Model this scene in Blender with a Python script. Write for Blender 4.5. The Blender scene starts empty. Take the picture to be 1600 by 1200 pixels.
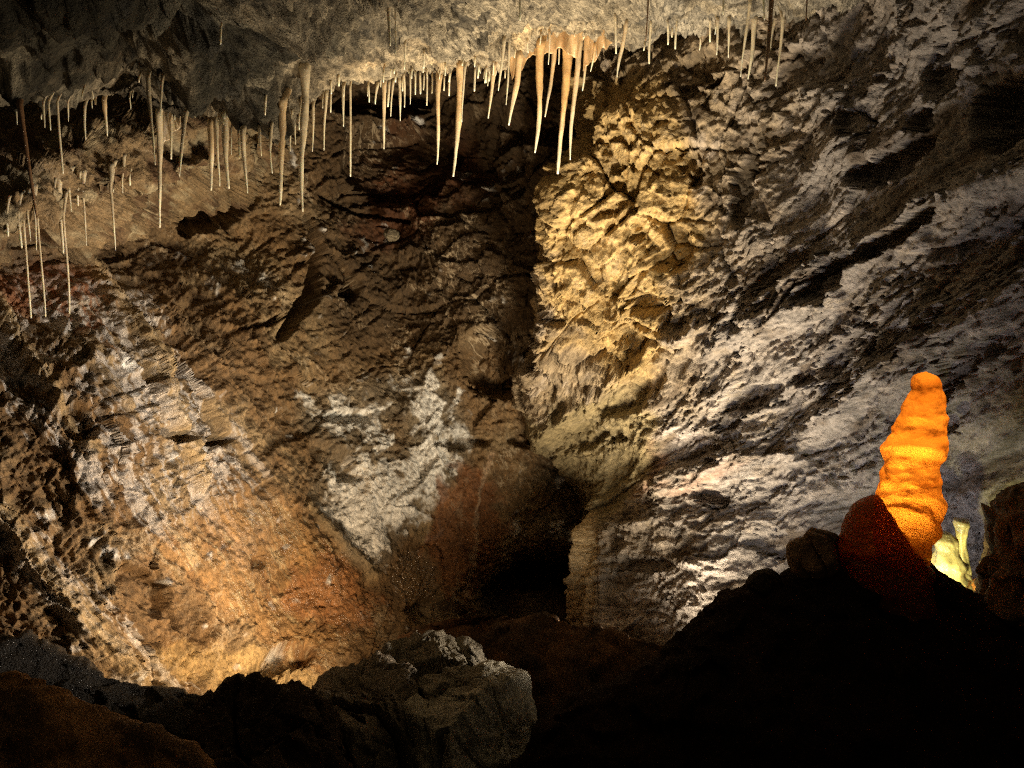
import bpy, math, random
import numpy as np
from mathutils import Vector, Matrix

# ------------------------------------------------------------------ camera, world, exposure
SC = bpy.context.scene
COL = SC.collection
F, CX, CY = 1255.0, 800.0, 600.0          # focal length and centre in the photograph's pixels
PITCH = math.radians(12.0)                # the camera looks 12 degrees down
cp, sp = math.cos(PITCH), math.sin(PITCH)

cam = bpy.data.cameras.new("camera")
cam.sensor_width = 36.0
cam.lens = 36.0 * F / 1600.0
cam.clip_start = 0.02
cam.clip_end = 200
co = bpy.data.objects.new("camera", cam)
COL.objects.link(co)
co.rotation_euler = (math.radians(90) - PITCH, 0, 0)
SC.camera = co

world = bpy.data.worlds.new("World")
SC.world = world
world.use_nodes = True
bg = world.node_tree.nodes["Background"]
bg.inputs["Color"].default_value = (1.0, 0.84, 0.58, 1)
bg.inputs["Strength"].default_value = 0.028      # a cave: only a trace of stray light reaches it

SC.view_settings.view_transform = 'Standard'
SC.view_settings.look = 'None'
SC.view_settings.exposure = 0.0
SC.view_settings.gamma = 1.0
SC.cycles.max_bounces = 6
SC.cycles.diffuse_bounces = 3
SC.cycles.use_denoising = False
SC.cycles.sample_clamp_indirect = 1.0
SC.cycles.sample_clamp_direct = 12.0
SC.cycles.filter_width = 1.2
SC.cycles.use_adaptive_sampling = False

RNG = np.random.default_rng(7)
random.seed(7)


def P(px, py, d):
    """pixel of the photograph + distance along the view axis -> world point"""
    x = (px - CX) / F * d
    u = (CY - py) / F * d
    return np.stack([np.asarray(x, float), d * cp + u * sp, u * cp - d * sp], -1)


def project(p):
    d = p[..., 1] * cp - p[..., 2] * sp
    u = p[..., 1] * sp + p[..., 2] * cp
    return CX + F * p[..., 0] / d, CY - F * u / d, d


# ------------------------------------------------------------------ noise
_perm = np.concatenate([RNG.permutation(256)] * 2).astype(np.int32)
_g = RNG.normal(size=(256, 3)).astype(np.float32)
_g /= np.linalg.norm(_g, axis=1, keepdims=True)
_r = RNG.random((256, 4)).astype(np.float32)


def pn(p, seed=0):
    p = np.asarray(p, np.float32) + np.float32(seed * 17.31)
    i = np.floor(p).astype(np.int32)
    f = p - i
    i &= 255
    w = f * f * f * (f * (f * 6 - 15) + 10)
    out = 0
    for dx in (0, 1):
        hx = _perm[(i[:, 0] + dx) & 255]
        wx = w[:, 0] if dx else 1 - w[:, 0]
        for dy in (0, 1):
            hy = _perm[(hx + i[:, 1] + dy) & 255]
            wy = wx * (w[:, 1] if dy else 1 - w[:, 1])
            for dz in (0, 1):
                g = _g[_perm[(hy + i[:, 2] + dz) & 255]]
                v = g[:, 0] * (f[:, 0] - dx) + g[:, 1] * (f[:, 1] - dy) + g[:, 2] * (f[:, 2] - dz)
                out = out + v * wy * (w[:, 2] if dz else 1 - w[:, 2])
    return out * 1.6


def fbm(p, octaves=4, seed=0, gain=0.5, lac=2.07):
    s, a = 0, 1.0
    for o in range(octaves):
        s = s + a * pn(p, seed + o * 3)
        p = p * lac
        a *= gain
    return s


def ridged(p, octaves=3, seed=0, gain=0.5):
    s, a = 0, 1.0
    for o in range(octaves):
        s = s + a * (1 - 2 * np.abs(pn(p, seed + o * 5)))
        p = p * 2.1
        a *= gain
    return s


def facets(a, b, seed=0, tilt=1.0):
    """broken rock: every cell is a tilted plane; returns height and distance to the cell edge"""
    a = np.asarray(a, np.float32); b = np.asarray(b, np.float32)
    ia, ib = np.floor(a).astype(np.int32), np.floor(b).astype(np.int32)
    f1 = np.full(a.shape, 9, np.float32); f2 = f1.copy(); h = np.zeros_like(f1)
    for da in (-1, 0, 1):
        for db in (-1, 0, 1):
            ca, cb = ia + da, ib + db
            k = _perm[(_perm[(ca + seed * 31) & 255] + cb + seed * 7) & 255]
            r = _r[k]; r2 = _r[(k * 7 + 13) & 255]
            ea = a - ca - r[:, 0]; eb = b - cb - r[:, 1]
            dist = ea * ea + eb * eb
            near = dist < f1
            f2 = np.where(near, f1, np.minimum(f2, dist))
            f1 = np.where(near, dist, f1)
            h = np.where(near, r[:, 2] - .5 + tilt * ((r[:, 3] - .5) * 2 * ea + (r2[:, 0] - .5) * 2 * eb), h)
    return h, np.sqrt(f2) - np.sqrt(f1)


def facets3(p, seed=0, tilt=1.0, mask=None):
    """the same in space, for surfaces that turn away; only where mask is set"""
    full = np.zeros(len(p), np.float32); edge = np.ones(len(p), np.float32)
    idx = np.arange(len(p)) if mask is None else np.nonzero(mask)[0]
    q = np.asarray(p[idx], np.float32); i = np.floor(q).astype(np.int32)
    f1 = np.full(len(q), 9, np.float32); f2 = f1.copy(); h = np.zeros_like(f1)
    for dx in (-1, 0, 1):
        for dy in (-1, 0, 1):
            for dz in (-1, 0, 1):
                c = i + np.array([dx, dy, dz], np.int32)
                k = _perm[(_perm[(_perm[(c[:, 0] + seed * 31) & 255] + c[:, 1]) & 255] + c[:, 2] + seed * 7) & 255]
                r = _r[k]; r2 = _r[(k * 7 + 13) & 255]
                e = q - c - r[:, :3]
                dist = (e * e).sum(1)
                near = dist < f1
                f2 = np.where(near, f1, np.minimum(f2, dist)); f1 = np.where(near, dist, f1)
                h = np.where(near, r2[:, 3] - .5 + tilt * 1.6 * ((r2[:, 0] - .5) * e[:, 0] + (r2[:, 1] - .5) * e[:, 1] + (r2[:, 2] - .5) * e[:, 2]), h)
    full[idx] = h; edge[idx] = np.sqrt(f2) - np.sqrt(f1)
    return full, edge


def ss(e0, e1, x):
    t = np.clip((x - e0) / (e1 - e0), 0, 1)
    return t * t * (3 - 2 * t)


def blob(px, py, cx, cy, rx, ry, ang=0.0):
    c, s = math.cos(math.radians(ang)), math.sin(math.radians(ang))
    x, y = px - cx, py - cy
    u, v = (x * c + y * s) / rx, (-x * s + y * c) / ry
    return np.exp(-(u * u + v * v))


def polydist(px, py, pts):
    """distance in chart units to a polyline, with the fraction along it"""
    best = np.full(px.shape, 1e9); tt = np.zeros(px.shape)
    n = len(pts) - 1
    for k in range(n):
        (x0, y0), (x1, y1) = pts[k][:2], pts[k + 1][:2]
        dx, dy = x1 - x0, y1 - y0
        t = np.clip(((px - x0) * dx + (py - y0) * dy) / (dx * dx + dy * dy), 0, 1)
        d = np.hypot(px - x0 - t * dx, py - y0 - t * dy)
        m = d < best
        best = np.where(m, d, best); tt = np.where(m, (k + t) / n, tt)
    return best, tt


def mix(a, b, m):
    return a * (1 - m[:, None]) + np.asarray(b, np.float32) * m[:, None]


# ------------------------------------------------------------------ mesh helpers
def catmull(n, k):
    """n samples over k control points -> (n,k) interpolation matrix"""
    B = np.zeros((n, k))
    for r, t in enumerate(np.linspace(0, k - 1, n)):
        i = min(int(t), k - 2); f = t - i
        w = [-.5 * f + f * f - .5 * f ** 3, 1 - 2.5 * f * f + 1.5 * f ** 3,
             .5 * f + 2 * f * f - 1.5 * f ** 3, -.5 * f * f + .5 * f ** 3]
        for j, wj in enumerate(w):
            B[r, min(max(i - 1 + j, 0), k - 1)] += wj
    return B


def patch(ctrl, nu, nv):
    """ctrl (rows, cols, k) -> grid (nv, nu, k)"""
    ctrl = np.asarray(ctrl, float)
    Bv, Bu = catmull(nv, ctrl.shape[0]), catmull(nu, ctrl.shape[1])
    return np.einsum('ij,jkc,lk->ilc', Bv, ctrl, Bu)


def grid_normals(g):
    du = np.gradient(g, axis=1); dv = np.gradient(g, axis=0)
    n = np.cross(du, dv)
    return n / np.maximum(np.linalg.norm(n, axis=-1, keepdims=True), 1e-9)


def set_attrs(me, col=None, wet=None, bed=None):
    nv = len(me.vertices)
    if col is not None:
        a = me.attributes.new("col", 'FLOAT_COLOR', 'POINT')
        c = np.ones((nv, 4), np.float32); c[:, :3] = np.clip(col, 0.003, .9)
        a.data.foreach_set("color", c.ravel())
    if bed is not None:
        a = me.attributes.new("bed", 'FLOAT_VECTOR', 'POINT')
        a.data.foreach_set("vector", np.ascontiguousarray(bed, np.float32).ravel())
    if wet is not None:
        a = me.attributes.new("wet", 'FLOAT', 'POINT')
        a.data.foreach_set("value", np.ascontiguousarray(np.clip(wet, 0, 1), np.float32))


def mesh_from(name, verts, faces, mat, smooth=True, parent=None):
    verts = np.ascontiguousarray(verts, np.float32); faces = np.ascontiguousarray(faces, np.int32)
    me = bpy.data.meshes.new(name)
    n, k = faces.shape
    me.vertices.add(len(verts)); me.vertices.foreach_set("co", verts.ravel())
    me.loops.add(n * k); me.loops.foreach_set("vertex_index", faces.ravel())
    me.polygons.add(n)
    me.polygons.foreach_set("loop_start", np.arange(0, n * k, k, dtype=np.int32))
    me.polygons.foreach_set("loop_total", np.full(n, k, np.int32))
    me.polygons.foreach_set("use_smooth", np.full(n, smooth))
    me.update(calc_edges=True)
    me.materials.append(mat)
    o = bpy.data.objects.new(name, me)
    COL.objects.link(o)
    if parent is not None:
        o.parent = parent
    return o


def grid_faces(nv, nu, wrap=False):
    i = np.arange(nv - 1)[:, None]
    j = np.arange(nu if wrap else nu - 1)[None, :]
    j2 = (j + 1) % nu
    a, b, c, d = i * nu + j, i * nu + j2, (i + 1) * nu + j2, (i + 1) * nu + j
    return np.stack(np.broadcast_arrays(a, b, c, d), -1).reshape(-1, 4)


def tag(o, label, cat, group=None):
    o["label"] = label; o["category"] = cat
    if group:
        o["group"] = group
    return o


# ------------------------------------------------------------------ materials
def rock_material(name, scale=1.0, bump=1.0, rough=0.75, mottle=0.35, sss=0.0, spec=0.3, layered=False, vein=0.0):
    m = bpy.data.materials.new(name); m.use_nodes = True
    nt = m.node_tree; N, L = nt.nodes, nt.links
    b = N["Principled BSDF"]
    at = N.new("ShaderNodeAttribute"); at.attribute_name = "col"
    we = N.new("ShaderNodeAttribute"); we.attribute_name = "wet"
    tc = N.new("ShaderNodeTexCoord")
    obj_co = tc.outputs["Object"]
    if layered:                                   # coordinates that follow the bedding
        la = N.new("ShaderNodeAttribute"); la.attribute_name = "bed"
        bed_co = la.outputs["Vector"]
    else:
        bed_co = obj_co

    def noise(sc, det, rgh=.6, co=None):
        n = N.new("ShaderNodeTexNoise"); n.inputs["Scale"].default_value = sc * scale
        n.inputs["Detail"].default_value = det; n.inputs["Roughness"].default_value = rgh
        L.new(co or obj_co, n.inputs["Vector"]); return n.outputs["Fac"]

    def remap(v, f0, f1, t0, t1):
        r = N.new("ShaderNodeMapRange"); L.new(v, r.inputs["Value"])
        for k, x in (("From Min", f0), ("From Max", f1), ("To Min", t0), ("To Max", t1)):
            r.inputs[k].default_value = x
        return r.outputs[0]

    def math_(op, a, b_=None, c=None):
        n = N.new("ShaderNodeMath"); n.operation = op
        for i, x in enumerate((a, b_, c)):
            if x is None: continue
            if isinstance(x, (int, float)): n.inputs[i].default_value = x
            else: L.new(x, n.inputs[i])
        return n.outputs[0]
    n1, n2, n3 = noise(9, 6, .65), noise(60, 6, .7, bed_co), noise(150, 3, .6)
    k = math_('MULTIPLY', remap(n1, .3, .7, 1 - mottle, 1 + mottle), remap(n2, .32, .68, 1 - 1.5 * mottle, 1 + mottle))
    vm = N.new("ShaderNodeVectorMath"); vm.operation = 'SCALE'
    L.new(at.outputs["Color"], vm.inputs[0]); L.new(k, vm.inputs["Scale"])
    colour = vm.outputs[0]
    if vein:                                      # thin pale calcite veins
        v = math_('ABSOLUTE', math_('SUBTRACT', noise(3.2, 8, .62, bed_co), .5))
        v2 = math_('ABSOLUTE', math_('SUBTRACT', noise(6.5, 7, .6), .5))
        vv = math_('MULTIPLY', math_('MAXIMUM', remap(v, .0, .016, 1, 0), remap(v2, 0, .010, .8, 0)), remap(noise(2.1, 3), .48, .62, 0, vein))
        mx = N.new("ShaderNodeMix"); mx.data_type = 'RGBA'
        L.new(vv, mx.inputs["Factor"]); L.new(colour, mx.inputs["A"]); mx.inputs["B"].default_value = (.58, .47, .32, 1)
        colour = mx.outputs["Result"]
    L.new(colour, b.inputs["Base Color"])
    L.new(math_('ADD', remap(we.outputs["Fac"], 0, 1, rough, .12), math_('MULTIPLY', math_('SUBTRACT', n2, .5), .25)), b.inputs["Roughness"])
    L.new(remap(we.outputs["Fac"], 0, 1, spec, .9), b.inputs["Specular IOR Level"])
    hgt = math_('MULTIPLY_ADD', n3, .30, n2)
    hgt = math_('MULTIPLY_ADD', noise(20, 5, .7, obj_co), .35, hgt)
    cb = N.new("ShaderNodeBump"); cb.inputs["Strength"].default_value = 1.0; cb.inputs["Distance"].default_value = .02
    L.new(noise(75, 3, .6), cb.inputs["Height"])
    L.new(cb.outputs[0], b.inputs["Coat Normal"])
    L.new(remap(we.outputs["Fac"], .25, .8, 0, 1), b.inputs["Coat Weight"])
    b.inputs["Coat Roughness"].default_value = .07
    bp = N.new("ShaderNodeBump"); bp.inputs["Strength"].default_value = min(1.0, .95 * bump)
    bp.inputs["Distance"].default_value = 0.017 * bump / scale
    L.new(hgt, bp.inputs["Height"]); L.new(bp.outputs[0], b.inputs["Normal"])
    if sss:
        b.inputs["Subsurface Weight"].default_value = sss
        b.inputs["Subsurface Radius"].default_value = (1.0, .75, .45)
        b.inputs["Subsurface Scale"].default_value = .012
    return m


M_RIGHT = rock_material("layered_limestone", layered=True, vein=.35)
M_LEFT = rock_material("flowstone_rock", layered=True, vein=.75)
M_SHELF = rock_material("shelf_rock", vein=.5)
M_CEIL = rock_material("pale_ceiling_rock", layered=True, vein=.4, mottle=.5, bump=1.5)
M_DARK = rock_material("dark_mud_rock", rough=.9, spec=.1)
M_BOULD = rock_material("grey_boulder_rock", scale=1.3)
M_DRIP = rock_material("dripstone", scale=1.6, bump=.35, rough=.45, mottle=.14, sss=.35, spec=.5)


def simple(name, color, rough=.5, metal=0.0, emit=0.0):
    m = bpy.data.materials.new(name); m.use_nodes = True
    b = m.node_tree.nodes["Principled BSDF"]
    b.inputs["Base Color"].default_value = (*color, 1)
    b.inputs["Roughness"].default_value = rough
    b.inputs["Metallic"].default_value = metal
    if emit:
        b.inputs["Emission Color"].default_value = (*color, 1)
        b.inputs["Emission Strength"].default_value = emit
    return m


# ------------------------------------------------------------------ the right-hand wall
def build_wall_right():
    rows = [
        (-200, [(1000, 6.0), (960, 5.0), (1060, 4.7), (1200, 4.3), (1350, 3.8), (1510, 3.2), (1700, 2.7), (2000, 2.0)]),
        (-60, [(980, 6.0), (940, 5.05), (1050, 4.75), (1195, 4.35), (1345, 3.85), (1505, 3.3), (1700, 2.75), (2000, 2.1)]),
        (60, [(965, 6.1), (922, 5.1), (1035, 4.8), (1190, 4.4), (1340, 3.9), (1500, 3.35), (1700, 2.8), (2000, 2.1)]),
        (190, [(950, 6.1), (905, 5.02), (1015, 4.78), (1175, 4.5), (1330, 3.95), (1495, 3.4), (1700, 2.8), (2000, 2.1)]),
        (310, [(930, 6.3), (868, 5.08), (1000, 4.82), (1165, 4.55), (1325, 4.0), (1490, 3.4), (1700, 2.8), (2000, 2.1)]),
        (430, [(905, 6.5), (842, 5.32), (985, 5.0), (1150, 4.65), (1315, 4.05), (1490, 3.45), (1700, 2.85), (2000, 2.15)]),
        (540, [(895, 6.7), (834, 5.6), (965, 5.25), (1130, 4.85), (1305, 4.2), (1485, 3.55), (1700, 2.9), (2000, 2.2)]),
        (650, [(890, 6.9), (832, 6.2), (955, 5.65), (1115, 5.05), (1295, 4.35), (1480, 3.65), (1700, 3.0), (2000, 2.3)]),
        (770, [(960, 6.9), (918, 6.1), (985, 5.6), (1115, 5.05), (1285, 4.4), (1475, 3.75), (1700, 3.1), (2000, 2.4)]),
        (890, [(975, 6.7), (928, 5.8), (990, 5.35), (1110, 4.9), (1280, 4.35), (1470, 3.8), (1700, 3.2), (2000, 2.5)]),
        (1020, [(985, 6.5), (938, 5.5), (1000, 5.1), (1115, 4.7), (1280, 4.3), (1470, 3.8), (1700, 3.2), (2000, 2.6)]),
        (1200, [(990, 6.2), (930, 5.2), (1005, 4.9), (1120, 4.5), (1280, 4.2), (1470, 3.8), (1700, 3.2), (2000, 2.6)]),
    ]
    ctrl = []
    for py, cols in rows:
        ctrl.append([np.concatenate([P(px, py, d), [px, py]]) for px, d in cols])
    nu, nv = 640, 640
    g = patch(ctrl, nu, nv)
    n = grid_normals(g[..., :3]).reshape(-1, 3)
    p = g[..., :3].reshape(-1, 3); px, py = g[..., 3].ravel(), g[..., 4].ravel()
    if (n @ np.array([0, -1, 0])).mean() < 0:
        n = -n
    s = P(1600, 330, 3.0) - P(900, 800, 5.7); s /= np.linalg.norm(s)
    nm = n.mean(0); nm /= np.linalg.norm(nm)
    t = np.cross(nm, s); t /= np.linalg.norm(t)
    c3 = np.cross(s, t)
    w = np.stack([fbm(p * 1.5, 3, 11, .4), fbm(p * 1.5, 3, 12, .4), fbm(p * 1.5, 3, 13, .4)], -1) * .09
    q = p + w
    a, b, c = q @ s, q @ t, q @ c3
    strat = np.stack([a * .8, b * 3.4, c * 3.4], -1)
    iso = ss(1320, 1080, px + .55 * (py - 250)) * ss(720, 560, py)
    low = ss(560, 720, py)
    h = .11 * fbm(p * 1.1, 3, 20)
    st = ridged(strat, 4, 21, .55)
    h += (.028 * (1 - iso) + .004) * st
    f1, e1 = facets(a / .62, b / .25, 1, 1.1)
    f2, e2 = facets(a / .13 + .3 * f1, b / .075, 2, 1.2)
    rgh = .12 + .95 * ss(-.35, .45, fbm(np.stack([a * 1.2, b * 2.6, c * 2.6], -1), 3, 19))
    h += (.05 * f1 + .025 * f2 * rgh) * (1 - iso) * (1 - .45 * low)
    isom = iso > .02
    g1, k1 = facets3(q / .30, 3, 1.2, isom)
    g2, k2 = facets3(q / .11, 4, 1.3, isom)
    h += (.10 * g1 + .045 * g2 - .04 * ss(.09, .0, k1)) * iso
    f3, _ = facets(a / .06, b / .038, 5, 1.3); f4, _ = facets(a / .036 + f3, b / .028, 6, 1.3)
    f3 = f3 * (1 - .8 * iso); f4 = f4 * (1 - .8 * iso)
    h += (.024 * f3 * rgh + .014 * f4 * (.4 + .6 * rgh)) * (1 - .4 * low)
    h += .008 * (1 - .7 * iso) * ridged(np.stack([a * 6, b * 20, c * 20], -1), 3, 25)
    g5, _ = facets3(p / .05, 7, 1.3, isom); h += iso * (.016 * g5 + .010 * fbm(p * 22, 2, 28))
    h += .010 * fbm(np.stack([a * 16, b * 34, c * 34], -1), 3, 27)
    # hollows in the bedding that stay in shade
    warpx = px + 240 * w[:, 0] + 9 * f2 + 5 * f3; warpy = py + 240 * w[:, 1] + 9 * g2 + 5 * f4
    for (x, y, rx, ry, an, dep) in [
            (1395, 245, 62, 26, -25, .22), (1335, 185, 22, 14, -10, .12), (1440, 175, 24, 20, 0, .14),
            (1570, 180, 36, 60, 20, .3), (1300, 430, 52, 22, -35, .22), (1420, 370, 70, 16, -28, .25),
            (1160, 300, 20, 50, 10, .2), (1190, 250, 18, 30, 0, .15), (1075, 250, 12, 26, 0, .12), (1040, 380, 30, 42, -30, .16),
            (1030, 490, 30, 26, 0, .15), (960, 330, 30, 9, -15, .1), (1090, 120, 40, 26, -20, .14),
            (1310, 560, 70, 16, -30, .12), (1180, 640, 60, 18, -30, .1), (1120, 780, 24, 14, 20, .16), (1010, 880, 50, 12, 0, .07),
            (1500, 640, 40, 14, -40, .1), (1230, 850, 50, 18, -10, .08), (985, 600, 60, 24, -30, .12), (930, 690, 50, 20, -10, .1),
            (1540, 560, 80, 14, -40, .12), (1250, 120, 40, 20, -30, .12), (1480, 90, 30, 50, 20, .15), (1215, 420, 40, 16, -30, .1)]:
        m = blob(warpx, warpy, x, y, rx * 1.15, ry * 1.15, an)
        h -= .72 * dep * ss(.30, .52, m)
    # ledges that stick out along the bedding
    for (pts, wd, amp) in [([(1120, 545), (1300, 440), (1480, 330), (1650, 260)], 26, .10), ([(1060, 760), (1250, 690), (1460, 560), (1650, 430)], 30, .08),
                           ([(1000, 480), (1070, 530), (1110, 500)], 16, .12), ([(860, 670), (960, 590), (1010, 560)], 20, .1)]:
        d, _ = polydist(warpx, warpy, pts)
        h += amp * np.exp(-(d / wd) ** 2)
    # thin curtain of flowstone at the edge of the dark hole
    cur = blob(px, py, 940, 900, 22, 130) 
    h += cur * (.10 * ridged(np.stack([px * .045, py * .004, px * 0], -1), 2, 31) + .08)
    pos = p + n * h[:, None]
    # colours of the rock itself
    tone = fbm(p * 2.2, 4, 40); tone2 = fbm(np.stack([a * 1.5, b * 9, c * 9], -1), 4, 43)
    col = np.tile(np.array([.33, .255, .165], np.float32), (len(p), 1))
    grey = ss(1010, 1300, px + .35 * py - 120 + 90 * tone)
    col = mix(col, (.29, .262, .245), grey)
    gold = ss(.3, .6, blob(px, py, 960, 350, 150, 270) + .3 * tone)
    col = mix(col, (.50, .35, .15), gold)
    col = mix(col, (.42, .36, .31), ss(.1, .7, tone2) * .55 * (1 - gold))
    col = mix(col, (.12, .085, .055), ss(.15, .7, -tone2) * .75 * (1 - .6 * gold))
    red = ss(.35, .6, blob(px, py, 1000, 720, 60, 60) + blob(px, py, 1180, 720, 120, 25, -25) * .6 + .3 * tone2) 
    col = mix(col, (.36, .20, .13), red * .6)
    pale = ss(.4, .7, blob(px, py, 1090, 690, 60, 30) + blob(px, py, 1060, 940, 130, 60, -25) + .4 * tone2)
    col = mix(col, (.47, .42, .40), pale * .7)
    col = mix(col, (.30, .24, .13), ss(.3, .6, blob(px, py, 930, 700, 110, 120) + .3 * tone))
    col = mix(col, (.55, .42, .25), ss(.4, .8, cur))
    wet = .05 + .12 * ss(0, .6, tone2) + .35 * low * ss(.25, .6, tone)
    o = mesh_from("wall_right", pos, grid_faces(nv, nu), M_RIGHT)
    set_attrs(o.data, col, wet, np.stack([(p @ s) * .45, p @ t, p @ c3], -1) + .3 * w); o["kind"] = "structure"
    return pos


# ------------------------------------------------------------------ the left and back wall
def rbf_depth(pts):
    pts = np.asarray(pts, float); X = pts[:, :2] / 400.0
    r = np.linalg.norm(X[:, None] - X[None], axis=-1)
    k = lambda r: np.where(r > 0, r * r * np.log(np.maximum(r, 1e-9)), 0)
    n = len(X); A = np.zeros((n + 3, n + 3)); A[:n, :n] = k(r) + np.eye(n) * .01
    A[:n, n] = 1; A[:n, n + 1:] = X; A[n, :n] = 1; A[n + 1:, :n] = X.T
    c = np.linalg.solve(A, np.concatenate([pts[:, 2], [0, 0, 0]]))
    def f(x, y):
        q = np.stack([x / 400.0, y / 400.0], -1)
        rr = np.linalg.norm(q[:, None] - X[None], axis=-1)
        return k(rr) @ c[:n] + c[n] + q @ c[n + 1:]
    return f


def build_wall_left():
    D = rbf_depth([
        (-350, 100, 3.6), (-350, 500, 3.3), (-350, 900, 3.1), (-350, 1300, 3.0),
        (0, 60, 4.6), (0, 200, 4.35), (0, 300, 4.3), (0, 400, 4.15), (0, 600, 3.85), (0, 800, 3.7), (0, 1000, 3.6), (0, 1250, 3.45),
        (120, 230, 4.6), (120, 300, 4.7), (200, 340, 5.3), (150, 450, 4.6), (180, 600, 4.15), (200, 800, 4.05), (200, 1000, 3.9), (200, 1250, 3.7),
        (300, 100, 5.6), (300, 250, 5.2), (320, 380, 5.6), (330, 520, 5.1), (330, 700, 4.7), (330, 850, 4.4), (330, 1000, 4.3), (350, 1100, 4.2),
        (420, 1250, 4.0), (500, 100, 6.2), (480, 300, 6.1), (440, 430, 5.7), (480, 560, 5.7), (480, 720, 5.4), (480, 900, 5.0), (480, 1040, 4.6), (520, 1120, 4.2),
        (620, 150, 6.6), (650, 400, 6.6), (620, 560, 6.3), (560, 680, 5.8), (600, 850, 5.5), (600, 980, 5.2), (650, 1150, 5.0),
        (760, 100, 6.3), (780, 350, 6.2), (800, 520, 6.2), (760, 640, 6.15), (720, 780, 6.0), (720, 900, 5.9), (720, 1000, 5.7),
        (900, 100, 6.1), (900, 400, 6.2), (900, 640, 6.5), (860, 780, 6.3), (850, 1000, 6.4), (1050, 100, 7.3), (1050, 600, 7.4), (1050, 1000, 7.0), (850, 1250, 5.8)])
    xs = np.array([-380, -180, -40, 60, 160, 260, 350, 440, 530, 620, 710, 800, 890, 980, 1060], float)
    ys = np.array([-140, -20, 80, 180, 280, 380, 480, 580, 680, 780, 880, 980, 1080, 1180, 1290], float)
    gx, gy = np.meshgrid(xs, ys)
    d = D(gx.ravel(), gy.ravel()).reshape(gx.shape)
    ctrl = np.concatenate([P(gx, gy, d), gx[..., None], gy[..., None]], -1)
    nu, nv = 740, 740
    g = patch(ctrl, nu, nv)
    n = grid_normals(g[..., :3]).reshape(-1, 3)
    p = g[..., :3].reshape(-1, 3); px, py = g[..., 3].ravel(), g[..., 4].ravel()
    if (n @ np.array([0, -1, 0])).mean() < 0:
        n = -n
    s = P(400, 900, 4.6) - P(90, 430, 4.2); s /= np.linalg.norm(s)
    nm = n[(px < 450)].mean(0); nm /= np.linalg.norm(nm)
    t = np.cross(nm, s); t /= np.linalg.norm(t); c3 = np.cross(s, t)
    w = np.stack([fbm(p * 1.5, 3, 51, .4), fbm(p * 1.5, 3, 52, .4), fbm(p * 1.5, 3, 53, .4)], -1) * .10
    q = p + w
    a, b, c = q @ s, q @ t, q @ c3
    x, z = q[:, 0], q[:, 2]
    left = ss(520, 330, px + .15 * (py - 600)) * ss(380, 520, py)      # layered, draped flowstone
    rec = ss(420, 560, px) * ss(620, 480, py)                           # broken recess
    ledge = ss(360, 200, px) * ss(360, 300, py)
    flow = ss(.25, .6, blob(px, py, 420, 900, 190, 110, 35) + .25 * fbm(p * 2, 3, 60))   # smooth wet flowstone
    h = .075 * fbm(p * 1.2, 3, 55)
    h += left * (1 - .75 * flow) * (.032 * ridged(np.stack([a * 1.1, b * 4.2, c * 3], -1), 4, 56, .55))
    f1, e1 = facets(a / .5, b / .2, 11, 1.1)
    f2, e2 = facets(a / .13, b / .06, 12, 1.2)
    h += left * (1 - .8 * flow) * (.045 * f1 + .026 * f2)
    g1, k1 = facets((x + .4 * z) / .62, (z - .3 * x) / .5, 13, 1.0)
    g2, k2 = facets((x - .2 * z) / .21, z / .17, 14, 1.2)
    g3, k3 = facets(x / .075, z / .065, 15, 1.2)
    brk = (1 - left) * (1 - .8 * flow)
    calm = ss(.15, .6, blob(px, py, 620, 760, 190, 190)) * (1 - rec)
    h += brk * ((.05 + .07 * rec) * g1 + (.026 + .022 * rec) * g2 * (1 - .5 * calm) + .011 * g3 * (1 - .5 * calm) - .03 * rec * ss(.06, 0, k1))
    h += .018 * g3 * left * (1 - flow)
    g4, _ = facets(x / .04, z / .035, 16, 1.3); h += .012 * g4 * (1 - .3 * flow)
    h += (.011 - .004 * flow) * ridged(p * 8, 3, 61) + .010 * fbm(p * 28, 3, 63)
    warpx = px + 130 * w[:, 0] + 6 * g2; warpy = py + 130 * w[:, 1] + 6 * g3
    # hollows, holes and cracks
    for (X, Y, rx, ry, an, dep) in [
            (335, 686, 26, 9, -8, .3), (262, 684, 22, 10, 10, .15), (288, 354, 13, 11, 20, .22), (546, 457, 17, 9, -5, .22),
             (220, 930, 40, 26, 35, .10), (120, 660, 26, 20, 40, .14),
            (330, 325, 60, 26, -10, .25), (200, 330, 44, 22, -10, .35), (100, 345, 60, 14, -6, .3), (40, 220, 34, 24, 0, .25), (440, 1035, 40, 18, -20, .12),
            (690, 960, 60, 20, 0, .10), (400, 880, 14, 10, 0, .06), (170, 230, 40, 12, -10, .1), (620, 250, 70, 60, 0, .2), (760, 230, 60, 60, 0, .15),
            (590, 155, 60, 20, -10, .2), (790, 560, 60, 50, 0, .25), (850, 690, 50, 12, 0, .1), (720, 690, 40, 10, 0, .1), (540, 650, 30, 9, 0, .07), (520, 720, 40, 16, 30, .08)]:
        h -= dep * ss(.28, .55, blob(warpx, warpy, X, Y, rx * 1.15, ry * 1.15, an))
    h -= .42 * blob(warpx, warpy, 850, 925, 92, 46, -4)
    for (pts, w0, w1, dep) in [([(478, 335), (492, 395), (482, 465), (440, 525)], 4, 15, .4), ([(370, 520), (420, 505), (445, 490)], 3, 6, .15),
                               ([(500, 300), (560, 330), (640, 345)], 4, 4, .1),
                               ([(800, 300), (860, 240)], 8, 4, .1)]:
        dd, tt = polydist(px + 40 * w[:, 0], py + 40 * w[:, 2], pts)
        h -= dep * ss(1.0, .75, dd / (w0 + (w1 - w0) * np.sin(tt * 2.6)))
    # raised ribs of flowstone running down the wall
    ribm = np.zeros_like(h)
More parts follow.
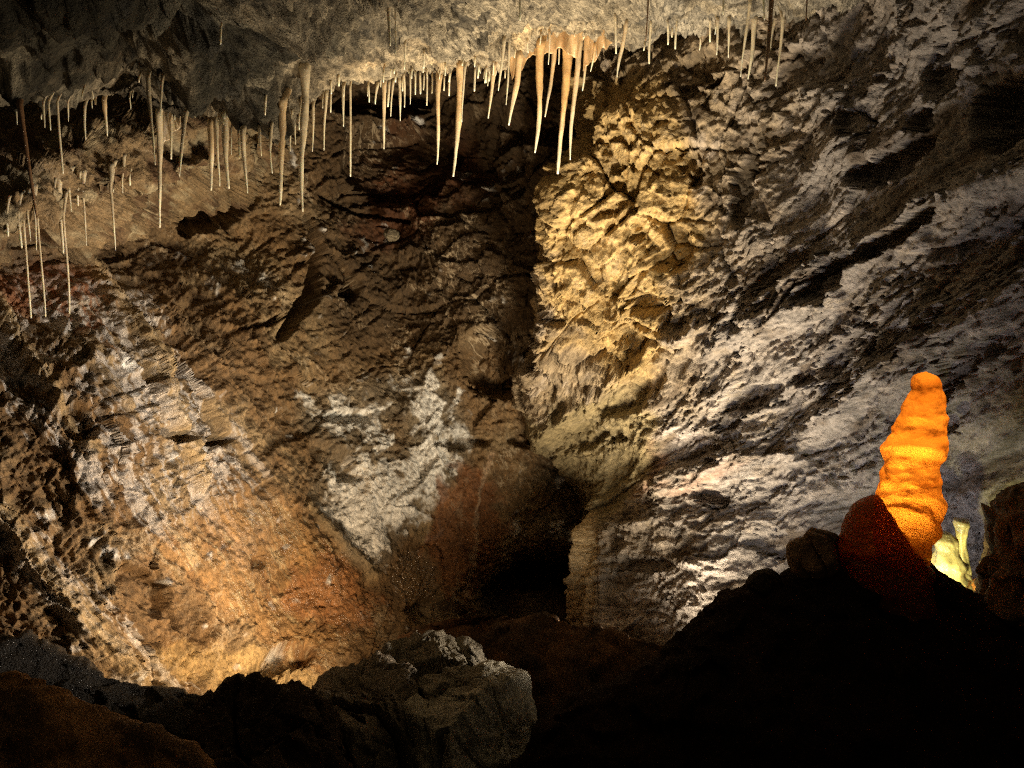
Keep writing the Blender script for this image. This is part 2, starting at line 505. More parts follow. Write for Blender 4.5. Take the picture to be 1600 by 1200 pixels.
    for (pts, wd, amp) in [([(120, 400), (170, 490), (215, 560), (240, 620), (285, 700), (310, 760)], 15, .055),
                           ([(-10, 480), (45, 570), (95, 640), (140, 700)], 13, .06), ([(200, 500), (225, 545), (250, 600)], 7, .04),
                           ([(250, 455), (310, 480), (350, 510)], 9, .03), ([(0, 790), (60, 880), (140, 980), (250, 1090)], 18, .06),
                           ([(480, 790), (530, 850), (580, 900)], 10, .05), ([(755, 720), (745, 800), (745, 900)], 4, .03)]:
        dd, tt = polydist(px + 30 * w[:, 0], py + 30 * w[:, 1], pts)
        r = np.exp(-(dd / wd) ** 2); ribm = np.maximum(ribm, r * (amp > .045)); h += amp * r
    h += .03 * ledge * ridged(p * 3.5, 3, 66)
    pos = p + n * h[:, None]
    # colours of the rock, with shade painted into the recess and the hole
    tone = fbm(p * 2.1, 4, 70); t2 = fbm(np.stack([a * 1.6, b * 8, c * 6], -1), 4, 73); t3 = fbm(p * 6, 4, 76); t4 = fbm(p * 14, 3, 79)
    col = np.tile(np.array([.21, .13, .06], np.float32), (len(p), 1))
    col = mix(col, (.34, .25, .14), ss(-.2, .6, tone))
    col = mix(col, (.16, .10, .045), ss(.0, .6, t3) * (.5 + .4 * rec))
    col = mix(col, (.085, .054, .026), rec * .92)  # recess darkened in colour to stand in for its shadow
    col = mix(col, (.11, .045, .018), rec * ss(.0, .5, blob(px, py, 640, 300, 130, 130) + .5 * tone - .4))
    # pale crust in streaks down the left wall
    band = np.zeros_like(h)
    for (pts, wd) in [([(60, 430), (180, 560), (280, 660), (350, 750), (400, 860)], 62), ([(-20, 520), (90, 640), (190, 740), (260, 800)], 60),
                      ([(-20, 800), (80, 890), (170, 1000), (270, 1110)], 46), ([(200, 500), (260, 590), (330, 700)], 40)]:
        dd, _ = polydist(px, py, pts); band = np.maximum(band, np.exp(-(dd / wd) ** 2))
    t5 = fbm(np.stack([(p @ s) * 2.6, (p @ t) * 30, (p @ c3) * 30], -1) + w * 10, 4, 82, .65); t6 = fbm(np.stack([(p @ s) * .7, (p @ t) * 11, (p @ c3) * 11], -1) + w * 6, 3, 85)
    crust = ss(.24, .40, band * (.42 + .6 * t6 + .7 * t5 + .1 * g2))
    col = mix(col, (.45, .12, .05), ss(.2, .6, blob(px, py, 70, 460, 120, 60, 20) + .5 * tone - .25) * .45)
    col = mix(col, (.58, .53, .48), crust * left)
    col = mix(col, (.44, .26, .105), flow * .8)
    col = mix(col, (.22, .115, .045), flow * ss(.0, .5, t2 + .5 * t4) * .75)
    col = mix(col, (.60, .47, .27), flow * ss(.15, .5, t5 + .4 * t3 - .1) * .7)
    col = mix(col, (.43, .19, .07), ss(.3, .6, blob(px, py, 510, 930, 75, 60, 20) + .3 * t3) * .7)
    col = mix(col, (.50, .36, .17), ss(.35, .6, blob(px, py, 400, 1060, 170, 45, 12) + .25 * t3) * .8)
    col = mix(col, (.50, .37, .20), ribm * .85)
    col = mix(col, (.34, .27, .15), ledge * .6)
    # white calcite
    wh = blob(px, py, 535, 650, 60, 40) + blob(px, py, 545, 770, 60, 55) + blob(px, py, 570, 840, 40, 50, -20) + .85 * blob(px, py, 690, 690, 45, 60) + .7 * blob(px, py, 620, 770, 60, 60) + .6 * blob(px, py, 640, 610, 60, 40) + .5 * blob(px, py, 870, 750, 40, 30) + .6 * blob(px, py, 880, 820, 60, 25)
    whm = ss(.42, .72, wh + .45 * t3 + .25 * tone + .2 * t4 + .22 * g2 + .2 * g3)
    col = mix(col, (.20, .175, .13), ss(.1, .5, wh) * .7)
    col = mix(col, (.88, .88, .86), whm)
    rust = ss(.35, .55, blob(px, py, 735, 830, 62, 110) + .25 * t3)
    col = mix(col, (.26, .115, .045), rust * .9)
    vein, _ = polydist(px + 80 * w[:, 0] + 5 * t4, py + 40 * w[:, 1], [(770, 710), (750, 770), (745, 850), (745, 930)])
    col = mix(col, (.48, .34, .22), ss(5, 1.5, vein) * .8)
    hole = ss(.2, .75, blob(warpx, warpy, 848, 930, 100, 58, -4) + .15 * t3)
    col = mix(col, (.035, .027, .02), hole)  # shade of the hole painted as near-black colour
    wet = .12 + .75 * flow * ss(-.2, .4, t3) + .7 * crust * left + .8 * ss(.3, .6, blob(px, py, 650, 905, 40, 50)) + .15 * rust
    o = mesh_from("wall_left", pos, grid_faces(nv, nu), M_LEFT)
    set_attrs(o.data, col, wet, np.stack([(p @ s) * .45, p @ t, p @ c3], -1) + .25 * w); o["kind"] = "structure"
    return pos


# ------------------------------------------------------------------ the ceiling
LIP = [(-500, 100, 3.4), (-320, 125, 3.5), (-150, 140, 3.55), (0, 152, 3.6), (130, 168, 3.7), (250, 190, 3.8), (340, 196, 3.85), (420, 188, 3.9), (485, 160, 4.0),
       (560, 135, 4.1), (640, 124, 4.15), (700, 130, 4.2), (760, 102, 4.3), (830, 80, 4.4), (900, 66, 4.5), (970, 58, 4.65), (1050, 56, 4.7),
       (1130, 50, 4.6), (1210, 48, 4.45), (1290, 32, 4.2), (1380, 5, 3.9), (1500, -60, 3.5), (1700, -150, 3.0), (1950, -250, 2.5)]


def build_ceiling():
    lip = np.array(LIP, float)
    L = P(lip[:, 0], lip[:, 1], lip[:, 2])
    offs = [(1.0, 1.0, 1.5), (1.0, .45, .5), (1.0, .12, .06), (1.0, 0, 0), (.97, -.22, .02), (.95, -.5, .05), (.92, -.85, .10), (.9, -1.3, .16), (.9, -2.0, .22), (.9, -3.2, .3), (.9, -5.5, .45), (.9, -8.0, .5)]
    ctrl = [[np.concatenate([[l[0] * k, l[1] + dy, l[2] + dz], [q[0], q[1], r]]) for l, q in zip(L, lip)] for r, (k, dy, dz) in enumerate(offs)]
    nu, nv = 800, 330
    ctrl = np.array(ctrl)
    Bu = catmull(nu, ctrl.shape[1])
    tv = np.interp(np.linspace(0, 1, nv), [0, .08, .18, .78, 1], [0, 1.3, 2.2, 7.2, 11])
    Bf = catmull(1101, ctrl.shape[0])
    Bv = Bf[np.round(tv / 11 * 1100).astype(int)]
    g = np.einsum('ij,jkc,lk->ilc', Bv, ctrl, Bu)
    n = grid_normals(g[..., :3]).reshape(-1, 3)
    p = g[..., :3].reshape(-1, 3); px, row = g[..., 3].ravel(), g[..., 5].ravel()
    if n[:, 2].mean() > 0:
        n = -n
    w = np.stack([fbm(p * 1.6, 3, 81, .4), fbm(p * 1.6, 3, 82, .4), fbm(p * 1.6, 3, 83, .4)], -1) * .09
    q = p + w
    s = np.array([.9, .43, 0.]); t = np.array([-.43, .9, 0.])
    a, b = q @ s, q @ t
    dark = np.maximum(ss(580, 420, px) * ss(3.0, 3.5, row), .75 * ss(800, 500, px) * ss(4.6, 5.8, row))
    h = .10 * fbm(p * np.array([1.6, 1.6, 1.6]), 3, 85)
    h += .045 * ridged(np.stack([a * 1.3, b * 4.0, q[:, 2] * 3], -1), 5, 86, .6) + .016 * ridged(np.stack([a * 2.2, b * 7, q[:, 2] * 5], -1), 4, 98, .6) + .006 * ridged(np.stack([a * 4, b * 14, q[:, 2] * 12], -1), 3, 87, .6)
    f1, _ = facets(a / .4, b / .16, 21, 1.1); f2, _ = facets(a / .13, b / .06, 22, 1.2)
    f3, _ = facets(a / .06, b / .03, 23, 1.2); f4, _ = facets(a / .035, b / .022, 24, 1.3); h += .032 * f1 + .022 * f2 + .017 * f3 + .009 * f4
    h += dark * .14 * fbm(p * 3.2, 3, 88)
    h += .012 * ridged(p * 9, 3, 89) + .006 * fbm(p * 30, 2, 90)
    # bulge with hollows on the left, pocket in the upper left corner
    rx = p[:, 0]; ry = p[:, 1]
    for (X, Y, D_, R, dep) in [(350, 130, 3.5, .26, -.16), (200, 150, 3.6, .18, -.2), (130, 15, 2.7, .25, -.35), (620, 40, 3.7, .2, -.07), (730, 105, 4.2, .1, -.05)]:
        c = P(X, Y, D_)
        h += dep * np.exp(-(((rx - c[0]) / 1.5) ** 2 + (ry - c[1]) ** 2) / (R * R))
    h -= np.percentile(h[(row > 2) & (row < 7)], 72)
    pos = p + n * h[:, None]
    tone = fbm(p * 2.4, 4, 91); t2 = fbm(np.stack([a * 2, b * 9, q[:, 2] * 6], -1), 4, 93)
    col = np.tile(np.array([.20, .17, .122], np.float32), (len(p), 1))
    col = mix(col, (.60, .46, .27), ss(.2, .7, blob(px, row * 100, 720, 330, 270, 110) + .4 * tone))
    col = mix(col, (.10, .085, .06), ss(-.05, .4, -t2 + .35 * tone) * .8)
    rz = ridged(np.stack([a * 2.2, b * 7, q[:, 2] * 5], -1), 4, 98, .6)
    col = mix(col, (.055, .046, .032), ss(.0, .45, fbm(np.stack([a * 2.5, b * 5, q[:, 2] * 4], -1), 4, 99)) * .75)
    col = mix(col, (.40, .34, .24), ss(.75, 1.25, rz) * .7)  # paler ridge crests paint in relief that the frontal light flattens
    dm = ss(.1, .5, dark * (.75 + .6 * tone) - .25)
    col = mix(col, (.04, .037, .025), dm * .92)  # dark mottled bulge, plus falloff of light painted into the upper left
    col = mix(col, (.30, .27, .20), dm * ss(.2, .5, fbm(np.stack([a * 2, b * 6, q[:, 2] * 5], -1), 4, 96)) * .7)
    col = mix(col, (.40, .37, .31), ss(950, 1050, px) * .5 * (1 - ss(.2, .6, -t2)))
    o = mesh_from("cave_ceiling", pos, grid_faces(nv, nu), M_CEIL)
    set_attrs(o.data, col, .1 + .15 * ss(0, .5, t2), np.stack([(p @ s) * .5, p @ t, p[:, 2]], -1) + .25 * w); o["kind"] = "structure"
    return pos


# ------------------------------------------------------------------ floor and foreground
def build_floor():
    xs, ys = np.linspace(-5, 5, 180), np.linspace(-1.5, 8.5, 180)
    gx, gy = np.meshgrid(xs, ys)
    z = -2.4 - .24 * np.clip(gy - 2.2, 0, 3.2) + .12 * np.clip(gy - 5.5, 0, 3) + .10 * np.abs(gx) * ss(.8, 3, np.abs(gx))
    p = np.stack([gx, gy, z], -1).reshape(-1, 3)
    h = .12 * fbm(p * 1.4, 4, 101)
    f, _ = facets(p[:, 0] / .3, p[:, 1] / .3, 31, 1.0); f2, _ = facets(p[:, 0] / .1, p[:, 1] / .1, 32, 1.0)
    p[:, 2] += h + .10 * f + .03 * f2 + .012 * fbm(p * 14, 3, 105)
    tone = fbm(p * 2, 4, 107)
    col = mix(np.tile(np.array([.085, .05, .028], np.float32), (len(p), 1)), (.14, .10, .065), ss(0, .6, tone))
    o = mesh_from("cave_floor", p, grid_faces(180, 180), M_DARK)
    set_attrs(o.data, col, .1 + 0 * tone); o["kind"] = "structure"


def ridge(name, crest, offs, nu, nv, mat, colfn, amp=1.0, seed=0, wet=.05):
    cr = np.array(crest, float)
    L = P(cr[:, 0], cr[:, 1], cr[:, 2])
    ctrl = np.array([[[l[0] + dx, l[1] + dy, l[2] + dz] for l in L] for dx, dy, dz in offs])
    g = patch(ctrl, nu, nv)
    n = grid_normals(g).reshape(-1, 3); p = g.reshape(-1, 3)
    if n[:, 2].mean() < 0:
        n = -n
    f1, _ = facets((p[:, 0] + .3 * p[:, 2]) / .3, (p[:, 1] + p[:, 2]) / .3, 41 + seed, 1.0)
    f2, _ = facets(p[:, 0] / .1, (p[:, 1] + p[:, 2]) / .1, 42 + seed, 1.1)
    h = amp * (.06 * fbm(p * 2.2, 4, 110 + seed) + .05 * f1 + .022 * f2 + .012 * ridged(p * 9, 3, 113 + seed) + .008 * fbm(p * 22, 3, 114))
    p = p + n * h[:, None]
    o = mesh_from(name, p, grid_faces(nv, nu), mat)
    set_attrs(o.data, colfn(p), wet + 0 * h)
    return o


def boulder(name, center, size, planes, mat, base, dark, seed=0, res=110, rot=0.0, rough=1.0, wet=.1):
    """angular block: unit ball cut by planes, then broken up by noise"""
    nu, nv = res * 2, res
    th = np.linspace(0, 2 * math.pi, nu, endpoint=False); ph = np.linspace(.012, math.pi - .012, nv)
    T, Ph = np.meshgrid(th, ph)
    d = np.stack([np.sin(Ph) * np.cos(T), np.sin(Ph) * np.sin(T), np.cos(Ph)], -1).reshape(-1, 3)
    r = np.full(len(d), 1.0)
    rg = np.random.default_rng(seed)
    pl = list(planes)
    for _ in range(9):
        v = rg.normal(size=3); v /= np.linalg.norm(v); pl.append((*v, rg.uniform(.72, .92)))
    for (x, y, z, k) in pl:
        nn = np.array([x, y, z]); nn = nn / np.linalg.norm(nn)
        c = d @ nn
        r = np.minimum(r, np.where(c > .05, k / np.maximum(c, .05), 9))
    p = d * r[:, None] * np.asarray(size)
    cr, sr = math.cos(rot), math.sin(rot)
    p = p @ np.array([[cr, sr, 0], [-sr, cr, 0], [0, 0, 1]])
    q = p + np.array([seed * 3.7, seed * 1.3, 0])
    f1, e1 = facets((q[:, 0] + .4 * q[:, 2]) / .24, (q[:, 1] - .6 * q[:, 2]) / .24, 51 + seed, .9)
    f2, _ = facets((q[:, 0] + q[:, 1]) / .085, q[:, 2] / .085, 52 + seed, 1.0)
    h = rough * (.05 * fbm(q * 3, 3, 120 + seed) + .06 * f1 - .05 * ss(.07, 0, e1) + .022 * f2 + .012 * ridged(q * 14, 3, 125) + .004 * fbm(q * 45, 2, 126))
    p = p + d * h[:, None]
    tone = fbm(q * 4, 4, 130 + seed); t2 = fbm(q * 13, 3, 133 + seed)
    col = mix(np.tile(np.array(base, np.float32), (len(p), 1)), dark, ss(-.1, .5, tone + .4 * t2))
    f = grid_faces(nv, nu, True)
    o = mesh_from(name, p, f, mat)
    o.location = tuple(center)
    set_attrs(o.data, col, wet + .1 * t2)
    return o


# ------------------------------------------------------------------ dripstone
def tube(path, radii, seed, sides=12, squash=1.0, knob=.08):
    path = np.asarray(path, float); radii = np.asarray(radii, float)
    m = len(path)
    th = np.linspace(0, 2 * math.pi, sides, endpoint=False)
    rr = radii[:, None] * np.ones((m, sides))
    q = np.stack([np.cos(th)[None] * 1.1 + 0 * rr, np.sin(th)[None] * 1.1 + 0 * rr, path[:, 2:3] * 14 + 0 * rr], -1).reshape(-1, 3)
    rr *= 1 + knob * fbm(q + seed * 5.1, 2, 140).reshape(m, sides) * 1.6
    x = path[:, 0:1] + rr * np.cos(th)[None] * squash
    y = path[:, 1:2] + rr * np.sin(th)[None]
    z = path[:, 2:3] + 0 * rr
    v = np.stack([x, y, z], -1).reshape(-1, 3)
    f = grid_faces(m, sides, True)
    v = np.concatenate([v, path[:1], path[-1:]])
    caps = []
    for j in range(sides):
        caps.append((m * sides, (j + 1) % sides, j, j)); caps.append((m * sides + 1, (m - 1) * sides + j, (m - 1) * sides + (j + 1) % sides, (m - 1) * sides + j))
    return v, f, caps


def stalactite(bx, by, tx, ty, w, host, seed, flare=1.6, back=.09, squash=1.0, wing=None, tint=0.0, dark=False, depth=None):
    hp, hx, hy, hd, full = host
    col_ = np.abs(hx - bx) < 5
    if depth is None and col_.any():                                   # never root below the rock's lower edge
        by = min(by, np.percentile(hy[col_], 99) - 2)
    k = np.argmin((hx - bx) ** 2 + (hy - by) ** 2)
    d0 = hd[k] if depth is None else depth
    base = P(bx, by, d0)
    # tip: the point on the tip's line of sight that hangs straight below the root
    u = (CY - ty) / F
    d1 = base[1] / (cp + u * sp)
    tip = P(tx, ty, d1)
    hd2 = (full[:, 0] - base[0]) ** 2 + (full[:, 1] - base[1]) ** 2
    near = np.argpartition(hd2, 12)[:12]
    zc = full[near, 2].mean() if hd2[near].mean() < .01 else base[2]
    up = float(np.clip(zc - base[2], 0, .35)) + .08
    root = base + (base - tip) / max(np.linalg.norm(base - tip), 1e-6) * up
    R = .5 * w / F * d0
    Lm = np.linalg.norm(tip - root)
    m = int(np.clip(Lm / .015, 12, 40))
    t = np.linspace(0, 1, m)
    path = root[None] * (1 - t[:, None]) + tip[None] * t[:, None]
    rg = np.random.default_rng(seed)
    bend = rg.uniform(-.55, .55) * R
    path[:, 0] += bend * np.sin(t * math.pi * rg.uniform(1, 2.2)) * (t > .0)
    path[:, 1] += .5 * bend * np.sin(t * 4)
    L0 = (up + .02) / Lm
    path[:, 1] += back * np.clip(1 - t / max(L0, 1e-3), 0, 1) ** 1.0
    if w <= 4.2:                                                       # soda straw: even width
        rad = R * np.interp(t, [0, .12, .9, 1], [1.5, 1, .85, .55])
    else:
        rad = R * (np.interp(t, [0, .06, .13, .25, .6, .93, 1], [1.25 * flare, 1.1 * flare ** .7, 1.02 * flare ** .3, .92, .62, .32, .18]) + .05 * np.sin(t * rg.uniform(8, 20)))
    v, f, caps = tube(path, rad, seed, 12, squash, .17 if w > 4.2 else .06)
    me_faces = [tuple(q) for q in f] + [c[:3] for c in caps]
    me = bpy.data.meshes.new("stalactite")
    me.from_pydata(v.tolist(), [], me_faces)
    me.polygons.foreach_set("use_smooth", np.full(len(me.polygons), True))
    me.materials.append(M_DRIP)
    o = bpy.data.objects.new("stalactite", me)
    COL.objects.link(o)
    tt = np.concatenate([np.repeat(t, 12), [0, 1]])
    base_c = np.array([.62, .53, .37]) * (1 - tint) + np.array([.70, .44, .19]) * tint
    tip_c = np.array([.86, .80, .60])
    if dark:
        base_c, tip_c = np.array([.16, .085, .04]), np.array([.22, .13, .07])
    mm = ss(.45, 1, tt)
    c = base_c[None] * (1 - mm[:, None]) + tip_c[None] * mm[:, None]
    nz = fbm(v * 9, 3, 150)
    c = c * (1 + .3 * nz[:, None])
    set_attrs(me, c, .35 + .3 * ss(.6, 1, tt))
    return o


def drapery(name, top, bot, host, thick, seed, tint=.6):
    """thin sheet of dripstone hanging between a top line and a bottom line (pixels on the ceiling)"""
    hp, hx, hy, hd, full = host
    top = np.array(top, float); bot = np.array(bot, float)
    k = [np.argmin((hx - a) ** 2 + (hy - b) ** 2) for a, b in top]
    d = hd[k]; d = .5 * d + .5 * d.mean()
    T = P(top[:, 0], top[:, 1], d)
    Bm = []
    for (x, y), b in zip(bot, T):
        u = (CY - y) / F; Bm.append(P(x, y, b[1] / (cp + u * sp)))
    Bm = np.array(Bm) + np.array([0, .05, 0]); T = T + np.array([0, .05, .07])
    nu, nv = 40, 16
    g = patch(np.stack([T, .5 * T + .5 * Bm, Bm]), nu, nv).reshape(-1, 3)
    nz = fbm(g * np.array([16, 9, 2.5]), 3, 160 + seed)
    g[:, 2] += .035 * pn(g * np.array([30, 3, 0.1]), 165 + seed) * np.tile(np.linspace(0, 1, nv)[:, None], (1, nu)).ravel()
    vv = np.tile(np.linspace(0, 1, nv)[:, None], (1, nu)).ravel()
    th = thick * (1 - .75 * vv) * .5
    fr = g + np.stack([0 * nz, -th + .05 * nz, 0 * nz], -1)
    bk = g + np.stack([0 * nz, th + .05 * nz, 0 * nz], -1)
    v = np.concatenate([fr, bk]); n0 = len(g)
    f = [tuple(q) for q in grid_faces(nv, nu)] + [tuple(q[::-1] + n0) for q in grid_faces(nv, nu)]
    ring = [(0, j) for j in range(nu)] + [(i, nu - 1) for i in range(1, nv)] + [(nv - 1, j) for j in range(nu - 2, -1, -1)] + [(i, 0) for i in range(nv - 2, 0, -1)]
    idx = [i * nu + j for i, j in ring]
    for a, b in zip(idx, idx[1:] + idx[:1]):
        f.append((b, a, a + n0, b + n0))
    me = bpy.data.meshes.new(name); me.from_pydata(v.tolist(), [], f)
    me.polygons.foreach_set("use_smooth", np.full(len(me.polygons), True))
    me.materials.append(M_DRIP)
    o = bpy.data.objects.new(name, me); COL.objects.link(o)
    c = np.array([.55, .46, .32]) * (1 - tint) + np.array([.60, .37, .16]) * tint
    set_attrs(me, c[None] * (1 + .35 * np.concatenate([nz, nz])[:, None]), .4 + 0 * np.concatenate([nz, nz]))
    return o


# ------------------------------------------------------------------ build the setting
pos_r = build_wall_right()
pos_l = build_wall_left()
pos_c = build_ceiling()
build_floor()


def host_of(pos, keep=None):
    x, y, d = project(pos)
    m = (d > 1.5) & (x > -60) & (x < 1660) & (y > -60) & (y < 700)
    # keep what the camera sees: nearest surface in a coarse depth buffer
    gx, gy = (x[m] / 6).astype(int) + 20, (y[m] / 6).astype(int) + 20
    key = gx * 1000 + gy
    zb = np.full(400000, 1e9); np.minimum.at(zb, key, d[m])
    vis = d[m] < zb[key] + .06
    near = (d > 1) & (d < 7)
    return pos[m][vis], x[m][vis], y[m][vis], d[m][vis], pos[near]


H_C = host_of(pos_c)

# ------------------------------------------------------------------ foreground rock
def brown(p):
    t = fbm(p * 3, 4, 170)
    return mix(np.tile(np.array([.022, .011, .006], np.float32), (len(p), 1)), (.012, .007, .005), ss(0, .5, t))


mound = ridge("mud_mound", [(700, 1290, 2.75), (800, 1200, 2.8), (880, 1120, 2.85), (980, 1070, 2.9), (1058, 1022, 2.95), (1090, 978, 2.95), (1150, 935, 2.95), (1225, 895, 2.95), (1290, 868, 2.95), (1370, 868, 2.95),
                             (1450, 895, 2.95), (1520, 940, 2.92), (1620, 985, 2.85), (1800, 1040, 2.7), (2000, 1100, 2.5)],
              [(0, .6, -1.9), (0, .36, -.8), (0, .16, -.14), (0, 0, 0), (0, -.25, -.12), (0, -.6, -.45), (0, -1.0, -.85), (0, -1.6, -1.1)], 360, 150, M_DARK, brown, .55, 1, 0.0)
tag(mound, "large dark mud mound in the lower right, carrying the glowing orange stalagmite", "mound")

slope = ridge("mud_slope", [(620, 1000, 4.5), (700, 968, 4.4), (790, 966, 4.3), (870, 978, 4.1), (950, 1000, 3.9), (1060, 1024, 3.7), (1160, 1060, 3.6), (1260, 1120, 3.5)],
              [(0, .25, -1.2), (0, .15, -.35), (0, .04, -.04), (0, 0, 0), (0, -.25, -.10), (0, -.6, -.35), (0, -1.0, -.7)], 200, 80, M_DARK,
              lambda p: mix(np.tile(np.array([.10, .05, .022], np.float32), (len(p), 1)), (.05, .03, .016), ss(0, .5, fbm(p * 4, 4, 172))), .7, 5, .1)
tag(slope, "dark brown mud slope between the grey boulder and the right wall's foot", "mud slope")

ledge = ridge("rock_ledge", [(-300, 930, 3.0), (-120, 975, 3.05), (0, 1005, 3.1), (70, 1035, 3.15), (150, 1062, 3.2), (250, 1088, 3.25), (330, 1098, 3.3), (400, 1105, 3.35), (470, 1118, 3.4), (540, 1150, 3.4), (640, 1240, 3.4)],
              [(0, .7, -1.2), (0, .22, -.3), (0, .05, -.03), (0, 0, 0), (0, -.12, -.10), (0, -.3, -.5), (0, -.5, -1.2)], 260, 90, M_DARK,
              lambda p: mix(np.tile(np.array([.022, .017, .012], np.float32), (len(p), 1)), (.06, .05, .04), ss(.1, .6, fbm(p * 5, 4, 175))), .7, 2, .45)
tag(ledge, "black shadowed rock ledge at the foot of the left wall", "rock")

shelf = ridge("rock_shelf", [(-260, 390, 3.1), (-120, 362, 3.3), (0, 345, 3.5), (50, 332, 3.6), (100, 316, 3.75), (150, 299, 3.95), (200, 282, 4.1), (250, 274, 4.3), (300, 266, 4.6), (350, 250, 5.0), (420, 220, 5.6)],
              [(0, 1.3, -.15), (0, .4, .02), (0, .07, -.01), (0, 0, 0), (0, .03, .10), (0, .16, .26), (0, .5, .42), (0, 1.2, .7)], 260, 110, M_SHELF,
              lambda p: mix(mix(np.tile(np.array([.30, .21, .11], np.float32), (len(p), 1)), (.14, .08, .04), ss(0, .5, fbm(p * 4, 4, 176))), (.42, .35, .22), ss(.1, .5, fbm(p * 7, 4, 177))), 1.5, 4, .2)
tag(shelf, "brown overhanging rock shelf on the left wall, fringed with thin straws", "rock")
sv = np.empty(len(shelf.data.vertices) * 3, np.float32); shelf.data.vertices.foreach_get("co", sv)
H_L = host_of(sv.reshape(-1, 3).astype(float))

slab = ridge("rock_slab", [(-260, 1075, 2.25), (-100, 1062, 2.28), (0, 1062, 2.3), (70, 1072, 2.32), (140, 1092, 2.35), (210, 1122, 2.4), (270, 1150, 2.42), (318, 1175, 2.45), (350, 1260, 2.45)],
             [(0, .5, -.9), (0, .12, -.2), (0, 0, 0), (0, -.15, -.05), (0, -.4, -.22), (0, -.7, -.6), (0, -.9, -1.0)], 200, 110, M_BOULD,
             lambda p: mix(np.tile(np.array([.34, .17, .06], np.float32), (len(p), 1)), (.15, .08, .035), ss(0, .5, fbm(p * 4, 4, 178))), .45, 3, .05)
tag(slab, "smooth brown sloping rock slab in the bottom left corner", "rock")

BK = [(.55, -.55, .62, .60), (-.75, -.55, .25, .72), (.1, -.9, .1, .75), (-.2, .1, .95, .80), (.9, .1, .2, .8)]
b = boulder("boulder", P(745, 1225, 3.15), (.38, .5, .48), BK, M_BOULD, (.36, .335, .26), (.20, .175, .125), 1, 130, .1, .65)
tag(b, "grey angular boulder with a cracked pale face at the bottom centre", "boulder")
b = boulder("boulder", P(580, 1215, 3.2), (.30, .45, .46), [(-.8, -.4, .3, .75), (.1, -.8, .5, .7), (0, .1, 1, .75)], M_BOULD, (.17, .14, .10), (.10, .08, .055), 2, 110, .5)
tag(b, "dark brown boulder leaning against the left side of the grey boulder", "boulder")
b = boulder("boulder", P(690, 1110, 3.65), (.36, .4, .34), [(.5, -.6, .5, .7), (-.7, -.4, .5, .7)], M_BOULD, (.16, .14, .10), (.09, .075, .05), 3, 100, 1.0)
tag(b, "dim olive boulder behind the top of the grey boulder", "boulder")
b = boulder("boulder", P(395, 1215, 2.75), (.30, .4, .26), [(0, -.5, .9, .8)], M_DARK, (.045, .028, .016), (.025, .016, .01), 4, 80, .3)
tag(b, "low black boulder between the brown slab and the dark leaning boulder", "boulder")
b = boulder("boulder", P(1660, 900, 2.95), (.30, .34, .34), [(-.8, -.4, .3, .8), (-.3, -.2, .9, .82)], M_BOULD, (.12, .075, .035), (.05, .035, .02), 5, 100, .2)
tag(b, "dark brown boulder at the right edge beside the orange stalagmite", "boulder")
b = boulder("small_rock", P(1278, 868, 2.93), (.10, .10, .11), [(.5, -.7, .3, .7), (-.6, -.4, .5, .7), (0, 0, 1, .8)], M_BOULD, (.20, .11, .05), (.10, .06, .03), 6, 50, .4, .35)
tag(b, "small brown rock on the mound left of the orange stalagmite's foot", "rock")
b = boulder("small_rock", P(1195, 912, 2.95), (.05, .05, .045), [(0, -.7, .3, .8)], M_DARK, (.04, .03, .02), (.03, .02, .015), 7, 40, .4, .3)
tag(b, "tiny dark stone sitting on the mound's left slope", "rock")
b = boulder("small_rock", P(612, 368, 6.35), (.07, .07, .06), [(0, -.7, .4, .8)], M_BOULD, (.26, .22, .15), (.18, .15, .10), 8, 40, .4, .3)
tag(b, "small pale stone caught on a shelf of the dark recess", "rock")


